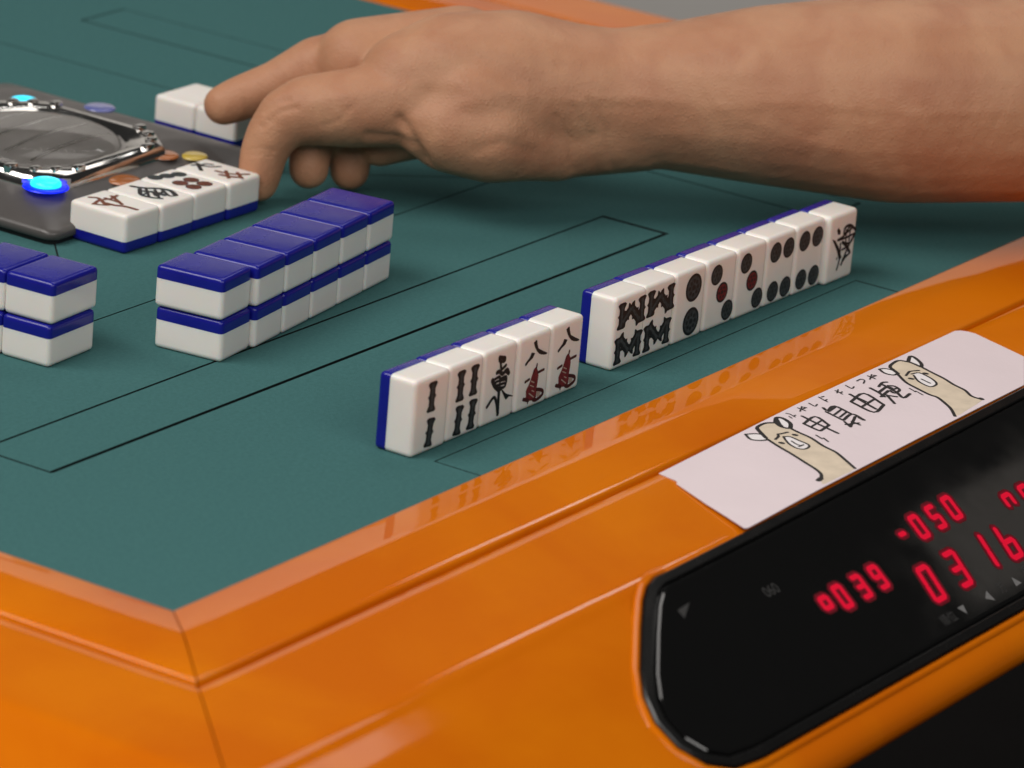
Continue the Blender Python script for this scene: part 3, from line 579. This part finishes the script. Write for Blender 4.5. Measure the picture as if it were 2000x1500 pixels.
for ch, c, v in DIGITS:
    c = Vector(c); dn = Vector(v); up = -dn / 2
    w = Vector((up.length * (1.02 if abs(dn.y) < 10 else .86), 0)) * .5
    big = abs(dn.y) > 10
    if ch == '-': w *= .8
    P = {'tl': c + up - w, 'tr': c + up + w, 'ml': c - w, 'mr': c + w, 'bl': c - up - w, 'br': c - up + w}
    sg = {'a': ('tl', 'tr'), 'b': ('tr', 'mr'), 'c': ('mr', 'br'), 'd': ('bl', 'br'), 'e': ('ml', 'bl'), 'f': ('tl', 'ml'), 'g': ('ml', 'mr')}
    root = None
    on = SEGS[ch]
    bm = bmesh.new()
    for i, s in enumerate('abcdefg'):
        if s not in on: continue
        a, b = P[sg[s][0]], P[sg[s][1]]
        a, b = a + (b - a) * .07, b + (a - b) * .07
        if ch == '6' and False: pass
        add_ribbon(bm, [a, a + (b - a) * .5, b], 2.05 if big else 1.9, lambda q, i=i: slope(q, 1.86 + i * .006), 0)
    dgt = finish('lit_digit', bm, [M['segment']], disp, smooth=0)
    for lvl, (ww, mm, hh) in enumerate(((2.0, 'halo_outer', 1.82), (1.4, 'halo_inner', 1.84))):  # painted glow: wider dim emissive ribbons form a halo behind each digit
        bm = bmesh.new()
        for i, s_ in enumerate('abcdefg'):
            if s_ not in on: continue
            a, b = P[sg[s_][0]], P[sg[s_][1]]
            add_ribbon(bm, [a, a + (b - a) * .5, b], 2.3 * ww, lambda q, i=i: slope(q, hh + i * .0012), 0)
        finish('painted_halo', bm, [M[mm]], dgt, smooth=0)
for i, t in enumerate(TRI):
    bm = bmesh.new()
    add_poly(bm, t, lambda q: slope(q, 1.86))
    finish('arrow_mark', bm, [M['print' if i < 3 else 'printdim']], disp, smooth=0)
for s, q in TXT:
    cu = bpy.data.curves.new('t', 'FONT')
    cu.body = s; cu.size = 4.6 if s != '060' else 5.5; cu.align_x = 'CENTER'; cu.align_y = 'CENTER'
    to = bpy.data.objects.new('t', cu); COL.objects.link(to)
    me = bpy.data.meshes.new_from_object(to.evaluated_get(bpy.context.evaluated_depsgraph_get()))
    bpy.data.objects.remove(to); bpy.data.curves.remove(cu)
    for v in me.vertices: v.co = slope((q[0] + v.co.x, q[1] + v.co.y), 1.86) * S
    me.materials.clear(); me.materials.append(M['printdim'])
    link('panel_lettering', me, disp)

# ---- centre console
def rr(cx, cy, hx, hy, r, n=7):
    out = []
    for sx, sy, a0 in ((1, 1, 0), (-1, 1, 90), (-1, -1, 180), (1, -1, 270)):
        for k in range(n + 1):
            a = R(a0 + 90 * k / n)
            out.append((cx + sx * (hx - r) + r * math.cos(a), cy + sy * (hy - r) + r * math.sin(a)))
    return out


def loft(bm, rings, capb=False, capt=True):
    V = [[bm.verts.new((x, y, z)) for x, y in poly] for poly, z in rings]
    n = len(V[0])
    for a, b in zip(V, V[1:]):
        for i in range(n): bm.faces.new((a[i], a[(i + 1) % n], b[(i + 1) % n], b[i]))
    if capt: bm.faces.new(V[-1])
    if capb: bm.faces.new(V[0][::-1])


con = empty('centre_console'); con.parent = table; con.location = -TB
CX, CY = 158.5, 294
bm = bmesh.new()
loft(bm, [(rr(CX, CY, 70.2, 69.7, 5), .1), (rr(CX, CY, 70.2, 69.7, 5), 3)])
finish('base_plate', bm, [M['dark']], con)
bm = bmesh.new()
H_ = [(2.0, 0, 71.2), (2.4, 0, 71.7), (4.2, 0, 71.8), (5.2, 0, 71.4), (6.0, 0, 70.2), (8.6, 0, 63), (11.6, 0, 55), (13.6, 0, 49), (14.6, 0, 45), (14.8, 0, 42)]
loft(bm, [(rr(CX, CY, h, h - .5, 5 + (72 - h) * .25), z) for z, _, h in H_])
finish('console_cover', bm, [M['console']], con, smooth=60)
# chrome surround of the dice dome
DX, DY = 148, 283
def octo(h, c):
    base = [(h, h - c), (h * .86, h * .93 - c * .35), (h - c, h)]
    o = []
    for k in range(4):
        for x, y in base:
            for _ in range(k): x, y = -y, x
            o.append((DX + x, DY + y))
    return o
bm = bmesh.new()
h0 = 38.5
rings = [(h0 + 3.4, 12.0), (h0 + 3.2, 15.6), (h0 + 1.8, 17.2), (h0, 18), (h0 - 2.6, 17.6), (h0 - 6.4, 16.4), (h0 - 8, 15.0)]
loft(bm, [(octo(h, 13), z) for h, z in rings], capt=False)
finish('chrome_ring', bm, [M['chrome']], con, smooth=40)
bm = bmesh.new()
loft(bm, [(octo(33.5, 12), 15.25), (octo(30, 11), 15.3)])
finish('dice_tray', bm, [M['tray']], con)
bm = bmesh.new()
dm = []
for k in range(9):
    a = R(90 * k / 8)
    dm.append((33.5 * math.cos(a * .97) + .5, 15.4 + 6.5 * math.sin(a)))
loft(bm, [([(DX + r_ * math.cos(2 * math.pi * i / 40), DY + r_ * math.sin(2 * math.pi * i / 40)) for i in range(40)], z) for r_, z in dm])
finish('clear_dome', bm, [M['dome']], con, smooth=60)


for qx, qy in ((-1, -1), (1, 1), (1, -1), (-1, 1)):      # little chrome clips round each cut corner of the surround
    for dx, dy, r_ in ((39, 21, 1.7), (34.5, 29, 1.5), (29, 34.5, 1.5), (21, 39, 1.7)):
        bm = bmesh.new()
        bbox(bm, DX + qx * dx - r_ * 1.5, DX + qx * dx + r_ * 1.5, DY + qy * dy - r_, DY + qy * dy + r_, 13.5, 18.4 + r_ * .3, bev=.6, seg=2)
        finish('chrome_clip', bm, [M['chrome']], con, smooth=40)
for k_ in (0, 1, 2, 3):                                    # raised ribs of the tray under the dome
    bm = bmesh.new()
    bbox(bm, DX - 24, DX + 24, DY - 18 + 12 * k_ - .8, DY - 18 + 12 * k_ + .8, 15.2, 16.0, bev=.3)
    finish('tray_rib', bm, [M['chrome']], con, smooth=40)


def button(name, x, y, r1, h, m, z0=14.9, sq=1.0, parent=con):
    bm = bmesh.new()
    rs = [(1, 0), (.97, .45), (.85, .75), (.6, .93), (.3, 1)]
    loft(bm, [([(x + r1 * k * math.cos(2 * math.pi * i / 32), y + r1 * sq * k * math.sin(2 * math.pi * i / 32)) for i in range(32)], z0 + h * q) for k, q in rs])
    return finish(name, bm, [M[m]], parent, smooth=60)


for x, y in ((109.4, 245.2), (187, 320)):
    ring = button('indicator_halo', x, y, 8.8, 1.0, 'ledhalo', z0=13.6)  # blue glow round the lens, made as an emissive ring
    lens = button('indicator_lens', x, y, 5.9, 2.6, 'led', z0=14.3)
    lens.parent = ring
button('console_button', 145.3, 236.3, 6.8, 1.2, 'amber', 10.8)
button('console_button', 178.3, 243.0, 6.0, 1.2, 'amber', 12.6)
button('console_button', 190.5, 237.6, 5.6, 1.2, 'yellow', 11.0)
button('console_button', 205, 296, 6.4, 1.0, 'lens', 14.6)

# ------------------------------------------------------------------ tiles
W, H, T, TBL = 20.4, 27.1, 15.09, 4.7
def tile_meshes():
    out = []
    for part in (0, 1):
        bm = bmesh.new()
        bbox(bm, -W / 2 + .02, W / 2 - .02, 0, T, .02, H - .02, bev=2.1, seg=5)
        cut = T - TBL
        r = bmesh.ops.bisect_plane(bm, geom=bm.verts[:] + bm.edges[:] + bm.faces[:], plane_co=(0, cut + (.04 if part else 0), 0), plane_no=(0, 1, 0),
                                   clear_outer=(part == 0), clear_inner=(part == 1))
        ed = [g for g in r['geom_cut'] if isinstance(g, bmesh.types.BMEdge)]
        bmesh.ops.edgeloop_fill(bm, edges=ed)
        bmesh.ops.recalc_face_normals(bm, faces=bm.faces)
        for v in bm.verts: v.co *= S
        me = bpy.data.meshes.new('tile_back' if part else 'tile_face')
        bm.to_mesh(me); bm.free()
        me.materials.append(M['blue' if part else 'ivory'])
        me.shade_smooth(); me.set_sharp_from_angle(angle=R(50))
        out.append(me)
    return out


FACE, BACK = tile_meshes()
SF = lambda q, h: Vector((q[0], -h, q[1]))


def tile(mx, label, group):
    o = bpy.data.objects.new('mahjong_tile', None)
    COL.objects.link(o)
    o.empty_display_size = .01
    o.matrix_world = mx
    props(o, label, 'mahjong tile', group)
    link('tile_body', FACE, o)
    link('tile_back', BACK, o)
    return o


def TM(x, y, z, rz, mode):
    m = Matrix.Translation(Vector((x, y, z)) * S) @ Matrix.Rotation(rz, 4, 'Z')
    if mode == 'down': m = m @ Matrix.Rotation(R(90), 4, 'X')
    if mode == 'up': m = m @ Matrix.Rotation(R(-90), 4, 'X')
    return m


def stick_marks(parent, sticks):
    bm = bmesh.new()
    prof_ = [(0, .7), (.03, 1.1), (.08, 1.3), (.15, 1.1), (.24, .78), (.42, .82), (.5, 1.2), (.58, .82), (.78, .78), (.88, 1.1), (.95, 1.3), (1, .9)]
    def wf(t):
        for (a, b), (c, d) in zip(prof_, prof_[1:]):
            if a <= t <= c: return b + (d - b) * (t - a) / (c - a)
        return 1
    for i, (x0, z0, x1, z1) in enumerate(sticks):
        a, b = Vector((x0, z0)), Vector((x1, z1))
        pts = [a + (b - a) * k / 24 for k in range(25)]
        add_ribbon(bm, pts, 4.1 if i % 8 < 2 or len(sticks) < 8 or i in (4, 5) else 4.6, lambda q, i=i: SF(q, .04 + i * .005), 0, wf)
        pts = [a + (b - a) * (.08 + .84 * k / 24) for k in range(25)]
        add_ribbon(bm, pts, 1.3, lambda q, i=i: SF(q, .10 + i * .005), 1, wf)
    finish('engraved_sticks', bm, [M['ink_black'], M['ink_grey']], parent, smooth=0)


def dot_marks(parent, dots):
    for x, z, r, c in dots:
        bm = bmesh.new()
        inner = {'k': 'ink_grey', 'r': 'ink_red', 'b': 'ink_brown'}[c]
        add_disc(bm, x, z, r, lambda q: SF(q, .04), 0, 32)
        add_disc(bm, x, z, r * .80, lambda q: SF(q, .07), 1, 28)
        n = 8 if r > 5 else 6
        for k in range(n):
            a = 2 * math.pi * k / n
            add_disc(bm, x + r * .5 * math.cos(a), z + r * .5 * math.sin(a), r * .15, lambda q: SF(q, .10), 0, 10)
        add_disc(bm, x, z, r * .2, lambda q: SF(q, .10), 0, 12)
        finish('engraved_circle', bm, [M['ink_black' if c != 'b' else 'ink_maroon'], M[inner]], parent, smooth=0)


g5 = 'upright tiles of the nearer five-tile hand section'
hand5 = [(0.2, .4, 'upright tile with two bamboo sticks at the left end of the nearer row'),
         (20.7, .8, 'upright tile with four bamboo sticks beside the two-stick tile'),
         (41.3, .9, 'upright tile with a black brush-written east character'),
         (61.8, .6, 'upright tile reading eight ten-thousand beside the black east character tile'),
         (82.2, .7, 'upright tile reading eight ten-thousand at the right end of the nearer row')]
for i, (x, y, lab) in enumerate(hand5):
    t = tile(TM(x + W / 2, y, 0, random.uniform(-.006, .006), 'up0'), lab, g5)
    if f'5_{i}' in BAMBOO: stick_marks(t, BAMBOO[f'5_{i}'])
    if f'5_{i}' in MARKS: marks_mesh('engraved_character', MARKS[f'5_{i}'], SF, t, ws=1.45)
g8 = 'upright tiles of the farther eight-tile hand section'
hand8 = [(124.34, 1.5, 'upright tile with eight zigzag bamboo sticks at the left end of the long row'),
         (143.98, 1.7, 'upright tile with eight zigzag bamboo sticks beside the tile of two large circles'),
         (164.6, 1.4, 'upright tile with two large dark circles one above the other'),
         (185.8, 1.3, 'upright tile with a diagonal of three circles right beside the two-large-circle tile'),
         (206.6, 1.0, 'upright tile with a diagonal of three circles beside a four-circle tile'),
         (227.5, .9, 'upright tile with four dark circles beside the three-circle tile'),
         (248.1, .4, 'upright tile with four dark circles beside the black dragon character tile'),
         (268.6, -1.9, 'upright tile with a tangled black dragon character at the right end of the long row')]
for i, (x, y, lab) in enumerate(hand8):
    t = tile(TM(x + W / 2, y, 0, -.012 + random.uniform(-.006, .006), 'up0'), lab, g8)
    k = f'8_{i}'
    if k in BAMBOO: stick_marks(t, BAMBOO[k])
    if k in DOTS: dot_marks(t, DOTS[k])
    if k in MARKS: marks_mesh('engraved_character', MARKS[k], SF, t, ws=1.5)

gd = 'face-up discarded tiles beside the console'
DOTS['d_2'] = [(-5.0, 23.2, 3.0, 'k'), (0.2, 21.6, 3.0, 'k'), (5.3, 19.9, 3.0, 'k'), (-3.2, 12.6, 3.15, 'b'), (3.2, 12.4, 3.15, 'b'), (-3.2, 6.2, 3.15, 'b'), (3.2, 6.0, 3.15, 'b')]
dl = ['face-up tile with a reddish centre character at the left end of the discard row', 'face-up tile with a dense dark character second in the discard row',
      'face-up tile with seven small circles in the discard row', 'face-up tile with black and reddish writing touching the index finger']
for k in range(4):
    a = -0.0096
    x = 99.93 + (k * 20.5 + W / 2) * math.cos(a); y = 199.15 + (k * 20.5) * math.sin(a) + random.uniform(-.3, .3)
    t = tile(TM(x, y, T, a + random.uniform(-.006, .006), 'up'), dl[k], gd)
    if f'd_{k}' in DOTS: dot_marks(t, DOTS[f'd_{k}'])
    if f'd_{k}' in MARKS: marks_mesh('engraved_character', MARKS[f'd_{k}'], SF, t, ws=1.7)

gr = 'face-up discarded tiles across the console under the fingers'
for k in range(2):
    t = tile(TM(263.4, 293 - W / 2 - k * 20.6, T, R(90), 'up'),
             ['pale face-up tile at the far end behind the grey console', 'face-up tile with a dark mark beneath the outstretched finger'][k], gr)
    if k == 1:
        marks_mesh('engraved_character', [('s', 'ink_black', 1.0, [(-6, 6), (-3, 9), (1, 8)]), ('s', 'ink_black', .9, [(-5, 4), (0, 5), (4, 3)]),
                                          ('s', 'ink_grey', .9, [(-3, 12), (2, 14), (5, 11)]), ('s', 'ink_black', 1.0, [(0, 2.5), (-1, 9), (-2, 15)])], SF, t)

# the walls: face-down tiles two high
gw = 'face-down tiles of the long two-high wall'
aw = .128
ords = ['first', 'second', 'third', 'fourth', 'fifth', 'sixth']
wp = [(29.9, 101.7)] + [(50.6 + 20.35 * k * math.cos(aw), 102.7 + 20.35 * k * math.sin(aw)) for k in range(5)]
for lev in (0, 1):
    for k, (x, y) in enumerate(wp):
        a = aw + random.uniform(-.008, .008)
        jx, jy = (random.uniform(-.35, .35), random.uniform(-.3, .3)) if lev else (0, 0)
        if k == 0 and lev: jx, jy = -.5, .3
        ca, sa = math.cos(a), math.sin(a)
        px_, py_ = x + jx + ca * W / 2 - sa * H, y + jy + sa * W / 2 + ca * H
        lab = f"blue-backed face-down tile, {ords[k]} from the near left end, {'upper' if lev else 'lower'} layer of the long wall"
        tile(TM(px_, py_, lev * (T + .15), a, 'down'), lab, gw)
gl = 'face-down tiles of the short wall at the left edge'
al = .060
for lev in (0, 1):
    for k in range(2):
        x, y = -18.2 - math.sin(al) * (W + .1) * k, 139.0 + math.cos(al) * (W + .1) * k
        a = al + random.uniform(-.006, .006)
        jx = .8 if lev else 0
        px_, py_ = x + jx - math.sin(a) * W / 2, y + math.cos(a) * W / 2
        lab = f"{'upper' if lev else 'lower'} blue-backed tile of the {'nearer end' if k == 0 else 'cut-off second'} pair in the short left wall"
        tile(TM(px_, py_, lev * (T + .15), a + R(90), 'down'), lab, gl)

# ------------------------------------------------------------------ paper name card
card = props(empty('name_card', (150, -90, 1.3)), 'white paper name card with black hand lettering and two llama drawings on the orange rim', 'name card')
CO = Vector((150, -90, 1.3))
outl_p = [Vector(q) for q in PAPER + PAPER_RT]
def psurf(q, h): return Vector((q[0], q[1], 1.62 + h)) - CO
bm = bmesh.new()
a2 = sum(outl_p[i - 1].x * outl_p[i].y - outl_p[i].x * outl_p[i - 1].y for i in range(len(outl_p)))
if a2 < 0: outl_p.reverse()
top = [bm.verts.new(psurf(q, 0)) for q in outl_p]
bot = [bm.verts.new(psurf(q, -.28)) for q in outl_p]
for t in tessellate_polygon([[Vector((q.x, q.y, 0)) for q in outl_p]]):
    bm.faces.new([top[i] for i in t]); bm.faces.new([bot[i] for i in reversed(t)])
for i in range(len(top)): bm.faces.new((bot[i], bot[(i + 1) % len(top)], top[(i + 1) % len(top)], top[i]))
bmesh.ops.recalc_face_normals(bm, faces=bm.faces)
finish('paper_sheet', bm, [M['paper']], card, smooth=0)
marks_mesh('llama_drawing', LLAMA1, psurf, card, base=.04, ws=1.45)['label'] = 'left llama drawing with dark inked ear'
marks_mesh('llama_drawing', LLAMA2, psurf, card, base=.04, ws=1.45)['label'] = 'right llama drawing'
marks_mesh('name_lettering', NAME, psurf, card, base=.04, ws=1.4)

# ------------------------------------------------------------------ person
ICO = bmesh.new()
bmesh.ops.create_icosphere(ICO, subdivisions=3, radius=1)
ICO_V = [v.co.copy() for v in ICO.verts]
ICO.free()


def capsule(bm, a, ra, b, rb):
    vs = [bm.verts.new(c + q * r_) for c, r_ in ((a, ra), (b, rb)) for q in ICO_V]
    bmesh.ops.convex_hull(bm, input=vs)
    loose = [v for v in bm.verts if not v.link_faces]
    bmesh.ops.delete(bm, geom=loose, context='VERTS')


def organic(name, chains, m, parent, voxel, smooth_it, off=Vector((0, 0, 0)), creases=None):
    parts = []
    bm = bmesh.new()
    for ch in chains:
        for (x0, y0, z0, r0), (x1, y1, z1, r1) in zip(ch, ch[1:]):
            b2 = bmesh.new()
            capsule(b2, Vector((x0, y0, z0)), r0, Vector((x1, y1, z1)), r1)
            me = bpy.data.meshes.new('x'); b2.to_mesh(me); b2.free()
            bm.from_mesh(me); bpy.data.meshes.remove(me)
    for v in bm.verts: v.co = (v.co - off) * S
    me = bpy.data.meshes.new('x'); bm.to_mesh(me); bm.free()
    o = bpy.data.objects.new('x', me); COL.objects.link(o)
    md = o.modifiers.new('r', 'REMESH'); md.mode = 'VOXEL'; md.voxel_size = voxel * S
    sm = o.modifiers.new('s', 'SMOOTH'); sm.factor = .5; sm.iterations = smooth_it
    ev = o.evaluated_get(bpy.context.evaluated_depsgraph_get())
    res = bpy.data.meshes.new_from_object(ev)
    bpy.data.objects.remove(o); bpy.data.meshes.remove(me)
    res.name = name
    if creases:                  # folds pressed into, and veins raised from, the side that is seen
        import numpy as np
        n = len(res.vertices)
        co = np.empty(n * 3); res.vertices.foreach_get('co', co); co = co.reshape(-1, 3) / S + np.array(off)
        no = np.empty(n * 3); res.vertices.foreach_get('normal', no); no = no.reshape(-1, 3)
        vd = np.array((.80, .503, -.328)); vd /= np.linalg.norm(vd)
        ax = np.cross(vd, (0, 0, 1)); ax /= np.linalg.norm(ax); ay = np.cross(vd, ax)
        q = np.stack([co @ ax, co @ ay], 1)
        face = np.clip(-(no @ vd) * 3, 0, 1)
        disp_ = np.zeros(n)
        for depth, width, pts in creases:
            d = np.full(n, 1e9)
            P2 = [np.array((np.dot(p, ax), np.dot(p, ay))) for p in pts]
            for a, b in zip(P2, P2[1:]):
                t = np.clip(((q - a) @ (b - a)) / np.dot(b - a, b - a), 0, 1)
                d = np.minimum(d, np.linalg.norm(q - (a + t[:, None] * (b - a)), axis=1))
            disp_ += depth * np.exp(-(d / width) ** 2)
        co -= no * (disp_ * face)[:, None]
        res.vertices.foreach_set('co', ((co - np.array(off)) * S).ravel())
        res.update()
    res.materials.clear(); res.materials.append(m)
    res.shade_smooth()
    return link(name, res, parent)


PO = Vector((380, -20, 0))
person = props(empty('person', PO), 'bare right arm reaching over the mat, fingers bent onto the discard row', 'person')
organic('arm_and_hand', list(ARM.values()), M['skin'], person, .9, 40, off=PO, creases=CREASES)
def nail(c, d, n, ln, wd):
    d = Vector(d).normalized(); n = Vector(n); n = (n - d * n.dot(d)).normalized(); sd = d.cross(n)
    bm = bmesh.new()
    bmesh.ops.create_uvsphere(bm, u_segments=20, v_segments=10, radius=1)
    for v in bm.verts:
        x, y, z = v.co
        v.co = Vector(c) - PO + d * x * ln + sd * y * wd + n * (z * .9 - .28 * y * y * wd * .5)
    finish('fingernail', bm, [M['nail']], person)


nail((211.6 - .25 * 6.4, 238.8 + .28 * 6.4, 28.6 + .86 * 6.4), (-.6, .67, -.42), (-.25, .28, .82), 5.2, 4.2)
nail((188.1 - .7 * 6.6, 204.3 + .7 * 6.6, 12.0), (0, 0, -1), (-.7, .7, 0), 5.4, 4.6)
sl = [(600, -188, 108, 64), (690, -250, 130, 76), (760, -300, 170, 86), (820, -340, 260, 92)]
organic('sleeve', [sl], M['cloth'], person, 4, 6, off=PO)
